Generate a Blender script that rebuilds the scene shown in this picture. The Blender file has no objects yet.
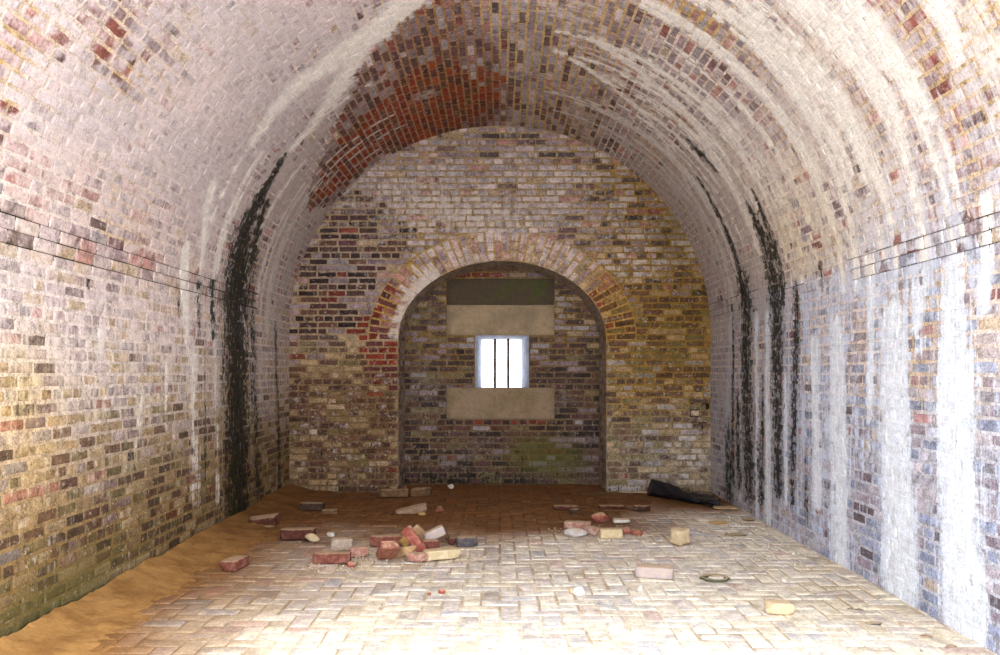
import bpy, bmesh, math, random
import numpy as np
from mathutils import Vector, Matrix, Euler, noise as mnoise

C = bpy.context.scene.collection
PI = math.pi
# ------------------------------------------------------------------ room measures
F = 880.0; EYE = 1.304; HX, HY = 500.0, 372.0
RA, RB, SPR = 2.29, 2.24, 1.742          # vault half width, rise, springing height
RR = 2.265
YB = 9.565                               # back wall
YN = 10.225                              # niche wall
Y0 = 2.0                                 # open front of the casemate
ARC = PI * RR
TT = SPR + ARC + SPR
NROW = 156; CH = TT / NROW
BL = 0.213; BH = 0.1065; MJ = 0.011
NCX, NA, NB, NSP = 0.025, 1.13, 0.86, 1.652   # niche arch
RING = 0.33

def lin(c):
    c = np.asarray(c, float) / 255.0
    return np.where(c <= 0.04045, c / 12.92, ((c + 0.055) / 1.055) ** 2.4)
def lin4(c): return (*[float(v) for v in lin(c)], 1.0)

# ------------------------------------------------------------------ noise
def _h(i, j, s):
    v = np.sin(i * 127.1 + j * 311.7 + s * 74.7) * 43758.5453
    return v - np.floor(v)
def vn(x, y, s=0):
    x = np.asarray(x, float); y = np.asarray(y, float)
    i = np.floor(x); j = np.floor(y); a = x - i; b = y - j
    a = a * a * (3 - 2 * a); b = b * b * (3 - 2 * b)
    return (_h(i, j, s) * (1 - a) + _h(i + 1, j, s) * a) * (1 - b) + (_h(i, j + 1, s) * (1 - a) + _h(i + 1, j + 1, s) * a) * b
def fbm(x, y, s=0, o=4):
    r = 0; w = 0.5; t = 0
    for k in range(o):
        r = r + w * vn(x * 2 ** k, y * 2 ** k, s + k * 13); t += w; w *= 0.5
    return r / t
def sm(a, b, x):
    t = np.clip((x - a) / (b - a), 0, 1); return t * t * (3 - 2 * t)
def band(x, a, b, f):
    return sm(a - f, a + f, x) * (1 - sm(b - f, b + f, x))

# ------------------------------------------------------------------ shell mapping
def shell(Y, t, d):
    d = d * .55
    th = np.clip((t - SPR) / RR, 0, PI)
    x = -(RA - d) * np.cos(th); z = SPR + (RB - d) * np.sin(th)
    left = t < SPR; right = t > SPR + ARC
    z = np.where(left, t, np.where(right, TT - t, z))
    return np.stack([x, Y, z], -1)

def P(px, py):
    """where the sight line of a photo point meets the walls or vault: (depth, girth)"""
    dx = (px - HX) / F; dz = (HY - py) / F
    if abs(dx) > 1e-6:
        Y = RA / abs(dx); z = EYE + dz * Y
        if z <= SPR: return (Y, z if dx < 0 else TT - z)
    A = (dx / RA) ** 2 + (dz / RB) ** 2; k = EYE - SPR
    B = 2 * k * dz / RB ** 2; Cc = (k / RB) ** 2 - 1
    Y = (-B + math.sqrt(B * B - 4 * A * Cc)) / (2 * A)
    th = math.atan2((k + dz * Y) / RB, -dx * Y / RA)
    return (Y, SPR + RR * th)
def PB(px, py, y=YB):
    s = F / y
    return ((px - HX) / s, EYE + (HY - py) / s)
def PF(px, py, z=0.0):
    Y = (EYE - z) * F / (py - HY)
    return ((px - HX) * Y / F, Y)

def poly_in(pts, x, y):
    r = np.zeros(np.shape(x), bool); n = len(pts)
    for i in range(n):
        x1, y1 = pts[i]; x2, y2 = pts[(i + 1) % n]
        if y1 == y2: continue
        c = ((y1 > y) != (y2 > y)) & (x < (x2 - x1) * (y - y1) / (y2 - y1) + x1)
        r ^= c
    return r
def stroke(x, y, pts, ws, soft=0.5):
    """1 on the polyline, falling to 0 at its half width (metres)"""
    r = np.zeros(np.shape(x))
    for (p, q, w1, w2) in zip(pts[:-1], pts[1:], ws[:-1], ws[1:]):
        dx, dy = q[0] - p[0], q[1] - p[1]; L = dx * dx + dy * dy + 1e-9
        k = np.clip(((x - p[0]) * dx + (y - p[1]) * dy) / L, 0, 1)
        D = np.hypot(x - p[0] - k * dx, y - p[1] - k * dy); w = w1 + (w2 - w1) * k
        r = np.maximum(r, 1 - sm(w * soft, w * (2 - soft), D))
    return r
def blob(x, y, c, rx, ry): return np.exp(-((x - c[0]) / rx) ** 2 - ((y - c[1]) / ry) ** 2)

# ------------------------------------------------------------------ mesh building
def mesh_np(name, V, Q, mats, attrs=None, parent=None, smooth=True):
    me = bpy.data.meshes.new(name)
    V = np.ascontiguousarray(V.reshape(-1, 3), np.float32); Q = np.ascontiguousarray(Q.reshape(-1, 4), np.int32)
    me.vertices.add(len(V)); me.vertices.foreach_set('co', V.ravel())
    me.loops.add(Q.size); me.loops.foreach_set('vertex_index', Q.ravel())
    me.polygons.add(len(Q)); me.polygons.foreach_set('loop_start', np.arange(0, Q.size, 4, dtype=np.int32))
    me.polygons.foreach_set('use_smooth', np.full(len(Q), smooth))
    me.update(calc_edges=True)
    for k, a in (attrs or {}).items():
        if k == 'm1' and a.shape[1] == 3: a = np.concatenate([a, np.ones((len(a), 1))], 1)
        if k == 'st':
            at = me.attributes.new(k, 'FLOAT_VECTOR', 'POINT'); at.data.foreach_set('vector', np.ascontiguousarray(a, np.float32).ravel())
        else:
            at = me.attributes.new(k, 'FLOAT_COLOR', 'POINT')
            b = np.ones((len(V), 4), np.float32); b[:, :a.shape[1]] = a
            at.data.foreach_set('color', b.ravel())
    me.validate()
    for m in (mats if isinstance(mats, list) else [mats]): me.materials.append(m)
    o = bpy.data.objects.new(name, me); C.objects.link(o)
    if parent: o.parent = parent
    return o

def quad_grid(n, na, nb, flip):
    i = np.arange(na - 1)[:, None] * nb + np.arange(nb - 1)[None]
    q = np.stack([i, i + nb, i + nb + 1, i + 1], -1).reshape(-1, 4)
    if flip: q = q[:, ::-1]
    return (np.arange(n)[:, None, None] * (na * nb) + q[None]).reshape(-1, 4)

RNG = np.random.default_rng(7)
class Shell:
    """collects bricks and their mortar bed into one mesh with colour attributes"""
    def __init__(s, perbrick=.35): s.perbrick = perbrick; s.V = []; s.Q = []; s.A = {'col': [], 'wash': [], 'm1': [], 'st': []}; s.n = 0
    def put(s, V, Q, col, wash, m1, st):
        s.V.append(V.reshape(-1, 3)); s.Q.append(Q + s.n); s.n += len(s.V[-1])
        for k, a in zip(('col', 'wash', 'm1', 'st'), (col, wash, m1, st)): s.A[k].append(a.reshape(len(s.V[-1]), -1))
    def bricks(s, B, mp, colf, stainf, flip=False, edge=0.005, proud=0.0025, rough=0.003, fine=True):
        B = np.asarray(B, float); N = len(B)
        if not N: return
        u0, u1, v0, v1 = B.T
        jit = lambda w: RNG.uniform(-w, w, N)
        u0 = u0 + MJ / 2 + jit(.002); u1 = u1 - MJ / 2 + jit(.002); v0 = v0 + MJ / 2 + jit(.0015); v1 = v1 - MJ / 2 + jit(.0015)
        def co(a0, a1, mids):
            e = np.minimum(edge / np.maximum(a1 - a0, 1e-3), .3)
            return np.stack([np.zeros(N), e, np.minimum(e * 2.4, .4)] + [np.full(N, m) for m in mids] + [np.maximum(1 - e * 2.4, .6), 1 - e, np.ones(N)], 1)
        a = co(u0, u1, (.5,) if not fine else (.42, .58)); b = co(v0, v1, ())
        na, nb = a.shape[1], b.shape[1]
        U = (u0[:, None] + (u1 - u0)[:, None] * a)[:, :, None] + np.zeros((1, 1, nb))
        V = (v0[:, None] + (v1 - v0)[:, None] * b)[:, None, :] + np.zeros((1, na, 1))
        r = RNG.random(N)
        D = np.zeros((N, na, nb)) + (RNG.uniform(-.3, 1, N) * proud)[:, None, None]
        D += (fbm(U * 22 + 5, V * 22, 3) - .5) * 2 * rough
        inner = np.zeros((na, nb), bool); inner[1:-1, 1:-1] = True
        ring = inner.copy(); ring[2:-2, 2:-2] = False
        D -= np.where(ring[None], RNG.random((N, na, nb)) * .003, 0)
        D = np.where(inner[None], D, -.011)
        U = U + np.where(inner[None], RNG.uniform(-.0025, .0025, U.shape), 0)
        V = V + np.where(inner[None], RNG.uniform(-.0025, .0025, V.shape), 0)
        X = mp(U, V, D)
        uc, vc = (u0 + u1) / 2, (v0 + v1) / 2
        col = np.repeat(colf(uc, vc, r)[:, None], na * nb, 1).reshape(-1, 3)
        st = np.stack([U, V, np.broadcast_to(r[:, None, None], U.shape) * 10], -1).reshape(-1, 3)
        wash, m1, tint = stainf(st[:, 0], st[:, 1], False)
        m1 = m1.copy(); m1[:, 0] += (st[:, 2] / 10 - .5) * s.perbrick
        s.put(X, quad_grid(N, na, nb, flip), np.clip(col * tint, 0, 1), wash, m1, st)
    def bed(s, us, vs, mp, mortf, stainf, keep=None, flip=False, depth=-.0025):
        U, V = np.meshgrid(us, vs, indexing='ij'); na, nb = U.shape
        D = depth + (fbm(U * 6, V * 6, 9) - .5) * .006
        D = np.where(mortf(U, V)[1] > .5, D - .02, D)
        q = quad_grid(1, na, nb, flip)
        if keep is not None:
            uc = (U[:-1, :-1] + U[1:, 1:]) / 2; vc = (V[:-1, :-1] + V[1:, 1:]) / 2
            q = q[keep(uc, vc).ravel()]
        st = np.stack([U, V, U * 0 + 3.3], -1).reshape(-1, 3)
        wash, m1, tint = stainf(st[:, 0], st[:, 1], True)
        col, crack = mortf(st[:, 0], st[:, 1])
        m1 = m1.copy(); m1[:, 0] -= crack * 3; m1[:, 1] += crack * 1.2
        s.put(mp(U, V, D), q, np.clip(col * tint, 0, 1), wash, m1, st)
    def build(s, name, m, **k):
        return mesh_np(name, np.concatenate(s.V), np.concatenate(s.Q), m, {a: np.concatenate(b) for a, b in s.A.items()}, **k)

CRK = (28, 29, 30, NROW - 28, NROW - 29, NROW - 30)
def courses(rows, ua, ub, head=None, seed=0, length=BL, v_of=None):
    """running bond courses; head(row) says which rows are headers"""
    rg = random.Random(seed); out = []
    for r in rows:
        L = length / 2 if head and head(r) else length
        off = (L / 2 if r % 2 else 0) + rg.uniform(-.02, .02)
        u = ua - off
        while u < ub:
            l = L * rg.uniform(.94, 1.05)
            if rg.random() < .12 and L > .15: l = L * .52
            a, b = max(u, ua), min(u + l, ub)
            g0 = .0035 if r in CRK else 0; g1 = .0035 if r + 1 in CRK else 0
            if b - a > .035: out.append((a, b, r * CH - g0, (r + 1) * CH + g1))
            u += l
    return out

# ------------------------------------------------------------------ materials
def nodes(name):
    m = bpy.data.materials.new(name); m.use_nodes = True; nt = m.node_tree
    return m, nt, nt.nodes['Principled BSDF']
def N(nt, t, **k):
    n = nt.nodes.new(t)
    for a, b in k.items(): setattr(n, a, b)
    return n
def L(nt, a, b): nt.links.new(a, b)
def math_(nt, op, a, b=None, c=None, clamp=False):
    n = N(nt, 'ShaderNodeMath', operation=op, use_clamp=clamp)
    for i, v in enumerate((a, b, c)):
        if v is None: continue
        if isinstance(v, (int, float)): n.inputs[i].default_value = v
        else: L(nt, v, n.inputs[i])
    return n.outputs[0]
def noise_(nt, vec, scale, detail=4, rough=.6):
    n = N(nt, 'ShaderNodeTexNoise'); n.inputs['Scale'].default_value = scale
    n.inputs['Detail'].default_value = detail; n.inputs['Roughness'].default_value = rough
    L(nt, vec, n.inputs['Vector']); return n.outputs['Fac']
def scale_(nt, vec, s):
    n = N(nt, 'ShaderNodeVectorMath', operation='MULTIPLY'); L(nt, vec, n.inputs[0]); n.inputs[1].default_value = s
    return n.outputs[0]
def mix_(nt, f, a, b, blend='MIX'):
    n = N(nt, 'ShaderNodeMix', data_type='RGBA', blend_type=blend)
    for s, v in ((n.inputs[0], f), (n.inputs[6], a), (n.inputs[7], b)):
        if isinstance(v, (int, float)): s.default_value = v
        elif isinstance(v, tuple): s.default_value = v
        else: L(nt, v, s)
    return n.outputs[2]
def step_(nt, x, a, b):
    n = N(nt, 'ShaderNodeMapRange', interpolation_type='SMOOTHSTEP')
    L(nt, x, n.inputs[0]); n.inputs[1].default_value = a; n.inputs[2].default_value = b
    return n.outputs[0]

def masonry_material(name, black=(13, 14, 11), moss=(100, 94, 48), streak=1.0, blotch=.7, grit=1.0):
    m, nt, bs = nodes(name)
    at = lambda n: N(nt, 'ShaderNodeAttribute', attribute_name=n)
    st = at('st').outputs['Vector']; col = at('col').outputs['Color']; wash = at('wash').outputs['Color']
    sep = N(nt, 'ShaderNodeSeparateColor'); am = at('m1'); L(nt, am.outputs['Color'], sep.inputs[0])
    w, b, g = sep.outputs; sk = am.outputs['Alpha']
    flat = scale_(nt, st, (1, 1, .35))
    n_fine = noise_(nt, scale_(nt, st, (90, 90, 1)), 1, 5, .65)
    n_mid = noise_(nt, scale_(nt, flat, (13, 13, 1)), 1, 6, .68)
    n_big = noise_(nt, scale_(nt, flat, (2.6, 2.6, .01)), 1, 4, .6)
    n_grain = noise_(nt, scale_(nt, st, (44, 44, 1)), 1, 3, .6)
    n_spot = noise_(nt, scale_(nt, st, (24, 24, 1)), 1, 4, .7)
    n_str = noise_(nt, scale_(nt, st, (17, 1.1, .01)), 1, 5, .6)
    n_str2 = noise_(nt, scale_(nt, st, (48, 4, .01)), 1, 4, .6)
    # brick / mortar body
    gain = math_(nt, 'ADD', math_(nt, 'MULTIPLY', n_fine, 2.4 * grit), math_(nt, 'MULTIPLY', n_mid, 2.2 * grit))
    gain = math_(nt, 'MAXIMUM', math_(nt, 'ADD', gain, 1 - 2.3 * grit), .15)
    cmb = N(nt, 'ShaderNodeCombineColor')
    for i in range(3): L(nt, gain, cmb.inputs[i])
    base = mix_(nt, 1.0, col, cmb.outputs[0], 'MULTIPLY')
    # lime wash / efflorescence
    wv = math_(nt, 'ADD', w, math_(nt, 'MULTIPLY', math_(nt, 'MULTIPLY', math_(nt, 'SUBTRACT', n_str, .5), 1.9 * streak), sk))
    wv = math_(nt, 'ADD', wv, math_(nt, 'MULTIPLY', math_(nt, 'MULTIPLY', math_(nt, 'SUBTRACT', n_str2, .5), .75 * streak), sk))
    wv = math_(nt, 'ADD', wv, math_(nt, 'MULTIPLY', math_(nt, 'SUBTRACT', n_mid, .5), 1.5 * blotch))
    wv = math_(nt, 'ADD', wv, math_(nt, 'MULTIPLY', math_(nt, 'SUBTRACT', n_big, .5), .5))
    W = math_(nt, 'MULTIPLY', step_(nt, wv, .25, .85), .90)
    wg = math_(nt, 'ADD', math_(nt, 'MULTIPLY', n_fine, 1.1 * grit), math_(nt, 'MULTIPLY', math_(nt, 'MULTIPLY', math_(nt, 'SUBTRACT', n_str2, .5), .7), sk)); wg = math_(nt, 'ADD', math_(nt, 'ADD', wg, math_(nt, 'MULTIPLY', n_mid, .9 * grit)), 1 - 1.0 * grit)
    cw = N(nt, 'ShaderNodeCombineColor')
    for i in range(3): L(nt, wg, cw.inputs[i])
    c = mix_(nt, W, base, mix_(nt, 1.0, wash, cw.outputs[0], 'MULTIPLY'))
    # pits and flecks
    pw = math_(nt, 'SUBTRACT', 1.0, math_(nt, 'MULTIPLY', W, .75))
    c = mix_(nt, math_(nt, 'MULTIPLY', math_(nt, 'MULTIPLY', step_(nt, n_grain, .54, .68), .66 * grit), pw), c, mix_(nt, 1.0, c, (.42, .38, .36, 1), 'MULTIPLY'))
    c = mix_(nt, math_(nt, 'MULTIPLY', step_(nt, n_spot, .58, .70), .55 * grit), c, mix_(nt, .5, wash, lin4((236, 226, 212))))
    # moss then black algae
    gv = math_(nt, 'ADD', g, math_(nt, 'MULTIPLY', math_(nt, 'SUBTRACT', n_mid, .5), 1.3))
    c = mix_(nt, math_(nt, 'MULTIPLY', step_(nt, gv, .25, 1.05), .72), c, lin4(moss))
    bv = math_(nt, 'ADD', b, math_(nt, 'MULTIPLY', math_(nt, 'SUBTRACT', n_str2, .5), 1.2))
    bv = math_(nt, 'ADD', bv, math_(nt, 'MULTIPLY', math_(nt, 'SUBTRACT', n_mid, .5), 2.2))
    Bf = math_(nt, 'MULTIPLY', step_(nt, bv, .30, .74), .96)
    bcol = mix_(nt, step_(nt, n_mid, .42, .7), lin4(black), lin4((46, 46, 22)))
    c = mix_(nt, Bf, c, bcol)
    L(nt, c, bs.inputs['Base Color']); bs.inputs['Roughness'].default_value = .92
    bs.inputs['Specular IOR Level'].default_value = .2
    bh = math_(nt, 'ADD', math_(nt, 'MULTIPLY', n_fine, .5), math_(nt, 'MULTIPLY', n_mid, .8))
    bp = N(nt, 'ShaderNodeBump'); bp.inputs['Strength'].default_value = .55; bp.inputs['Distance'].default_value = .006
    L(nt, bh, bp.inputs['Height']); L(nt, bp.outputs[0], bs.inputs['Normal'])
    return m

def plain_material(name, c, c2=None, rough=.9, sc=14, bump=.5, mixlo=.4, mixhi=.65, dist=.004, dust=0):
    m, nt, bs = nodes(name)
    tc = N(nt, 'ShaderNodeTexCoord').outputs['Object']
    a = noise_(nt, tc, sc, 6, .65); f = noise_(nt, tc, sc * 7, 4, .6)
    k = mix_(nt, step_(nt, a, mixlo, mixhi), lin4(c), lin4(c2 or [v * .8 for v in c]))
    k = mix_(nt, .5, k, mix_(nt, f, (.25, .25, .25, 1), (1.5, 1.5, 1.5, 1)), 'MULTIPLY')
    k = mix_(nt, 1.0, k, (1.06, 1.06, 1.06, 1), 'MULTIPLY')
    if dust:
        gz = N(nt, 'ShaderNodeSeparateXYZ'); L(nt, N(nt, 'ShaderNodeNewGeometry').outputs['Normal'], gz.inputs[0])
        k = mix_(nt, math_(nt, 'MULTIPLY', step_(nt, math_(nt, 'ADD', gz.outputs[2], math_(nt, 'MULTIPLY', math_(nt, 'SUBTRACT', a, .5), 1.5)), .45, 1.0), dust), k, lin4((206, 178, 142)))
    L(nt, k, bs.inputs['Base Color']); bs.inputs['Roughness'].default_value = rough; bs.inputs['Specular IOR Level'].default_value = .25
    bp = N(nt, 'ShaderNodeBump'); bp.inputs['Strength'].default_value = bump; bp.inputs['Distance'].default_value = dist
    L(nt, math_(nt, 'ADD', a, math_(nt, 'MULTIPLY', f, .5)), bp.inputs['Height']); L(nt, bp.outputs[0], bs.inputs['Normal'])
    return m

def structure(o): o['kind'] = 'structure'; return o

# ------------------------------------------------------------------ colours
PAL = {k: lin(v) for k, v in dict(pale=(206, 190, 188), mauve=(158, 138, 142), grey=(176, 168, 170), tan=(190, 164, 126), brown=(112, 80, 62),
       red=(136, 58, 42), rose=(186, 130, 118), orange=(160, 72, 36), dark=(78, 58, 52), black=(40, 35, 36), blue=(156, 164, 184), olive=(132, 118, 80), plum=(98, 62, 64), buff=(204, 182, 146)).items()}
PK = list(PAL); PV = np.array([PAL[k] for k in PK])
PULL = .30
def pick(W, r, n):
    M = np.zeros((n, len(PK)))
    for k, v in W.items(): M[:, PK.index(k)] = v
    M = np.maximum(M, 0) + 1e-6; cum = np.cumsum(M, 1); cum /= cum[:, -1:]
    rr = (np.sin(r * 9187.3) * 43758.5) % 1.0
    i = (rr[:, None] > cum).sum(1)
    c = PV[np.minimum(i, len(PK) - 1)]
    mean = (M / M.sum(1, keepdims=True)) @ PV
    c = c * (1 - PULL) + mean * PULL
    v = .82 + .36 * ((r * 977.1) % 1.0)
    return c * v[:, None]

RED = [P(*p) for p in ((418, 2), (400, 22), (372, 52), (352, 78), (342, 112), (326, 150), (312, 182), (304, 212), (330, 206), (350, 186), (380, 160), (440, 136), (505, 126), (512, 100), (500, 60), (470, 0))]
HOT = [P(*p) for p in ((310, 200), (326, 165), (345, 130), (372, 105), (395, 80), (450, 68), (490, 70), (498, 112), (470, 124), (400, 146), (352, 178), (330, 198))]
CREST = [P(*p) for p in ((500, 126), (620, 160), (640, 150), (600, 80), (560, 20), (520, 0), (440, 0), (470, 60))]
YL = lambda px: RA * F / abs(px - HX)          # depth of a wall point seen at this column
def jag(Y, t, a, s=0): return Y + (fbm(Y * 3, t * 3, 31 + s) - .5) * a, t + (fbm(Y * 3, t * 3, 57 + s) - .5) * a

def shell_col(Y, t, r):
    n = len(Y)
    big = fbm(Y * .9, t * .9, 4, 3); spot = fbm(Y * 2.2, t * 2.2, 8, 3)
    lw = t < SPR + .25; rw = t > TT - SPR - .2
    Yj, tj = jag(Y, t, .5)
    red = poly_in(RED, Yj, tj); hot = poly_in(HOT, Yj, tj); crest = poly_in(CREST, Yj, tj)
    side = ~(lw | rw | red | crest)
    low = 1 - sm(.2, 1.45, t)
    rlow = sm(TT - 1.3, TT - .1, t)
    patch = sm(.60, .70, spot)
    W = {}
    z = np.zeros(n)
    for k in PK: W[k] = z.copy()
    def add(mask, **k):
        for a, b in k.items(): W[a] = W[a] + mask * b
    add(lw * 1.0, pale=1.5 * (1 - low), tan=1.3 + low * .8, buff=1.1, mauve=.8 * (1 - low) + .15, grey=.5 * (1 - low), rose=.3 * (1 - low), brown=low * 1.9 + .1, plum=.06 + .35 * low, red=.03 + low * .15, dark=.05 + low * .7, olive=low * 1.8)
    add(rw * 1.0, pale=1.3, grey=1.3, blue=1.3 + rlow, mauve=1.0, rose=.2, dark=.05 + .45 * rlow, plum=.12 + .2 * rlow, buff=.15, red=.03)  # right wall: bluish bricks have sky light put into their colour
    add(side * 1.0, pale=1.3, grey=1.1, mauve=1.2, rose=.7, buff=.4, plum=.4, red=.28, dark=.16)
    near = side * (1 - sm(4.4, 6.2, Y))
    add(near * patch, red=.3, rose=1.6, plum=.4, dark=.15)
    for p, ry, k in (((6, 36), .22, 5), ((100, 8), .2, 3), ((150, 4), .2, 1), ((60, 110), .3, .6), ((30, 150), .3, .8), ((885, 25), .25, 1.5), ((905, 45), .25, 1.5), ((935, 75), .2, 1.0), ((950, 110), .3, .6), ((70, 180), .3, 1.5), ((985, 240), .3, .8)):
        q = P(*p); add(blob(Y, t, q, ry, ry) * k, red=1.5, plum=.4, rose=1)
    rv = side * sm(5.6, 6.6, t)
    add(rv * sm(5.0, 7.0, Y), mauve=2.0, grey=1.6, rose=.4, plum=.3)
    add(crest * 1.0, grey=1.8, mauve=1.6, plum=.8, dark=.5, pale=1.0, brown=.4, red=.15, rose=.2)
    add((red & ~hot) * 1.0, plum=1.8, dark=.6, red=.5, mauve=1.3, grey=.9, brown=1.0)
    add(hot * 1.0, red=2.4, orange=2.2, dark=1.0, brown=1.2, plum=.9)
    add(hot * sm(.5, .6, spot), red=3, orange=3)
    return pick(W, r, n)

M_PALE, M_OCHRE, M_CREAM, M_GREY = lin((224, 208, 198)), lin((190, 146, 60)), lin((212, 192, 152)), lin((184, 186, 192))
def shell_mortar(Y, t):
    sp = fbm(Y * 1.3, t * 1.3, 77, 3)
    och = np.maximum.reduce([sm(.56, .68, sp) * .6, (1 - sm(.3, 1.2, t)) * .75 * np.ones_like(Y), .9 * band(t, 4.4, 6.4, .3) * sm(5, 6, Y),
        blob(Y, t, P(120, 80), .5, .45) * .6, blob(Y, t, P(970, 50), .7, .8) * 1.0, blob(Y, t, P(10, 60), .3, .4), blob(Y, t, P(850, 90), .5, .9) * .7, band(t, 6.0, 6.9, .2) * band(Y, 5.0, 6.0, .2)])
    och = np.clip(och, 0, 1)[..., None]
    c = M_PALE * (1 - och) + (M_OCHRE * .65 + M_CREAM * .35) * och
    rw = (sm(TT - 1.5, TT - .8, t) * .7)[..., None]
    c = c * (1 - rw) + M_GREY * rw  # right wall mortar turned bluish, sky light put into the colour
    rz = (poly_in(RED, Y, t) * .75)[..., None]; c = c * (1 - rz) + lin((150, 106, 70)) * rz
    lo = ((1 - sm(.25, 1.2, t)) * .6)[..., None]; c = c * (1 - lo) + lin((150, 122, 62)) * lo
    crack = np.zeros(np.shape(Y))
    for k in (28, 29, 30):
        wob = .5 * (fbm(Y * 2, Y * 0, k) > .42)
        crack = np.maximum(crack, (np.abs(t - k * CH) < .02) * (Y < 8.3) * np.where(Y > 7.4, wob, 1))
    for k in (28, 29, 30):
        on = ((Y < 5.75) & (k != 30)) | ((Y > 5.0) & (Y < 5.75)) | (Y > 8.6) | (fbm(Y * 1.5, Y * 0, k + 9) > .6)
        crack = np.maximum(crack, (np.abs(TT - t - k * CH) < .02) * on * .55)
    return c, crack

def S(pts, ws):
    q = [P(a, b) for a, b in pts]; return q, ws
BLACK = [  # weeping algae runs
    S(((287, 152), (268, 185), (252, 215), (240, 250), (236, 300)), (.04, .09, .16, .24, .34)), S(((239, 280), (239, 505)), (.36, .31)),
    S(((266, 205), (252, 262)), (.07, .10)), S(((213, 285), (214, 330)), (.05, .06)),
    S(((686, 138), (700, 152), (718, 172)), (.05, .08, .03)), S(((698, 178), (716, 210), (734, 250), (744, 300)), (.03, .05, .07, .14)), S(((744, 285), (746, 345), (749, 490)), (.20, .20, .16)),
    S(((748, 205), (764, 240), (775, 290)), (.05, .12, .20)), S(((775, 280), (777, 345), (778, 490)), (.20, .17, .10)), S(((760, 215), (776, 250), (783, 300)), (.03, .08, .06)), S(((738, 395), (739, 480)), (.05, .10)), S(((752, 190), (770, 235)), (.02, .05)),
    S(((795, 285), (797, 330), (792, 505)), (.05, .10, .05)), S(((731, 300), (733, 480)), (.03, .06)), S(((763, 380), (762, 500)), (.03, .05))]
DAMP_ = [S(((728, 430), (729, 495)), (.14, .24))]
DAMP = DAMP_ + [S(((178, 288), (178, 325)), (.05, .02)), S(((198, 285), (200, 330)), (.08, .05)), S(((212, 285), (214, 335)), (.07, .03)), S(((88, 279), (88, 285)), (.03, .03)),
        S(((252, 300), (258, 500)), (.10, .16)), S(((275, 330), (280, 490)), (.06, .08)), S(((205, 340), (206, 480)), (.02, .03)), S(((820, 270), (822, 288)), (.05, .02)), S(((853, 235), (854, 242)), (.03, .02)),
        S(((758, 440), (760, 500)), (.08, .12)), S(((805, 440), (806, 520)), (.02, .05))]
WHITE = [S(((412, 0), (395, 15), (372, 36), (345, 55), (325, 68), (300, 85), (275, 112), (256, 140)), (.16, .16, .20, .18, .13, .11, .09, .06)),
         S(((375, 34), (350, 68), (332, 98), (310, 130), (285, 155)), (.08, .10, .09, .07, .04)), S(((340, 60), (300, 86)), (.06, .09)),
         S(((700, 0), (760, 35), (800, 70), (840, 115), (880, 190)), (.10, .10, .12, .13, .06)), S(((800, 0), (850, 45), (890, 110), (905, 160)), (.16, .17, .10, .06)),
         S(((640, 5), (700, 40), (760, 90), (800, 150), (830, 220)), (.05, .07, .07, .06, .04)), S(((600, 45), (680, 110), (730, 180), (760, 250)), (.06, .06, .06, .05)),
         S(((700, 0), (800, 90), (850, 170)), (.03, .05, .03)), S(((938, 10), (955, 60)), (.08, .03)), S(((570, 60), (640, 110), (690, 190), (715, 270)), (.05, .05, .04, .05)),
         S(((950, 280), (955, 400), (965, 635)), (.10, .22, .22)), S(((893, 320), (895, 470), (900, 575)), (.16, .17, .22)), S(((838, 330), (840, 430), (840, 560)), (.10, .17, .13)), S(((918, 290), (920, 350)), (.06, .05)),
         S(((757, 320), (757, 520)), (.05, .06)), S(((768, 320), (768, 520)), (.06, .08)), S(((785, 380), (786, 500)), (.04, .04)), S(((722, 250), (724, 470)), (.06, .06)), S(((740, 320), (740, 500)), (.03, .04)),
         S(((815, 350), (816, 500)), (.10, .10)), S(((868, 260), (870, 420)), (.06, .04)), S(((142, 395), (138, 460)), (.05, .02)), S(((193, 350), (196, 500)), (.09, .10)), S(((252, 310), (255, 470)), (.03, .02)), S(((185, 250), (190, 370)), (.07, .08)),
         S(((98, 330), (98, 380)), (.06, .02)), S(((215, 320), (218, 500)), (.04, .05)), S(((165, 360), (166, 430)), (.03, .02)),
         S(((212, 190), (203, 250)), (.06, .04)), S(((985, 200), (985, 300)), (.06, .05))]

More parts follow.
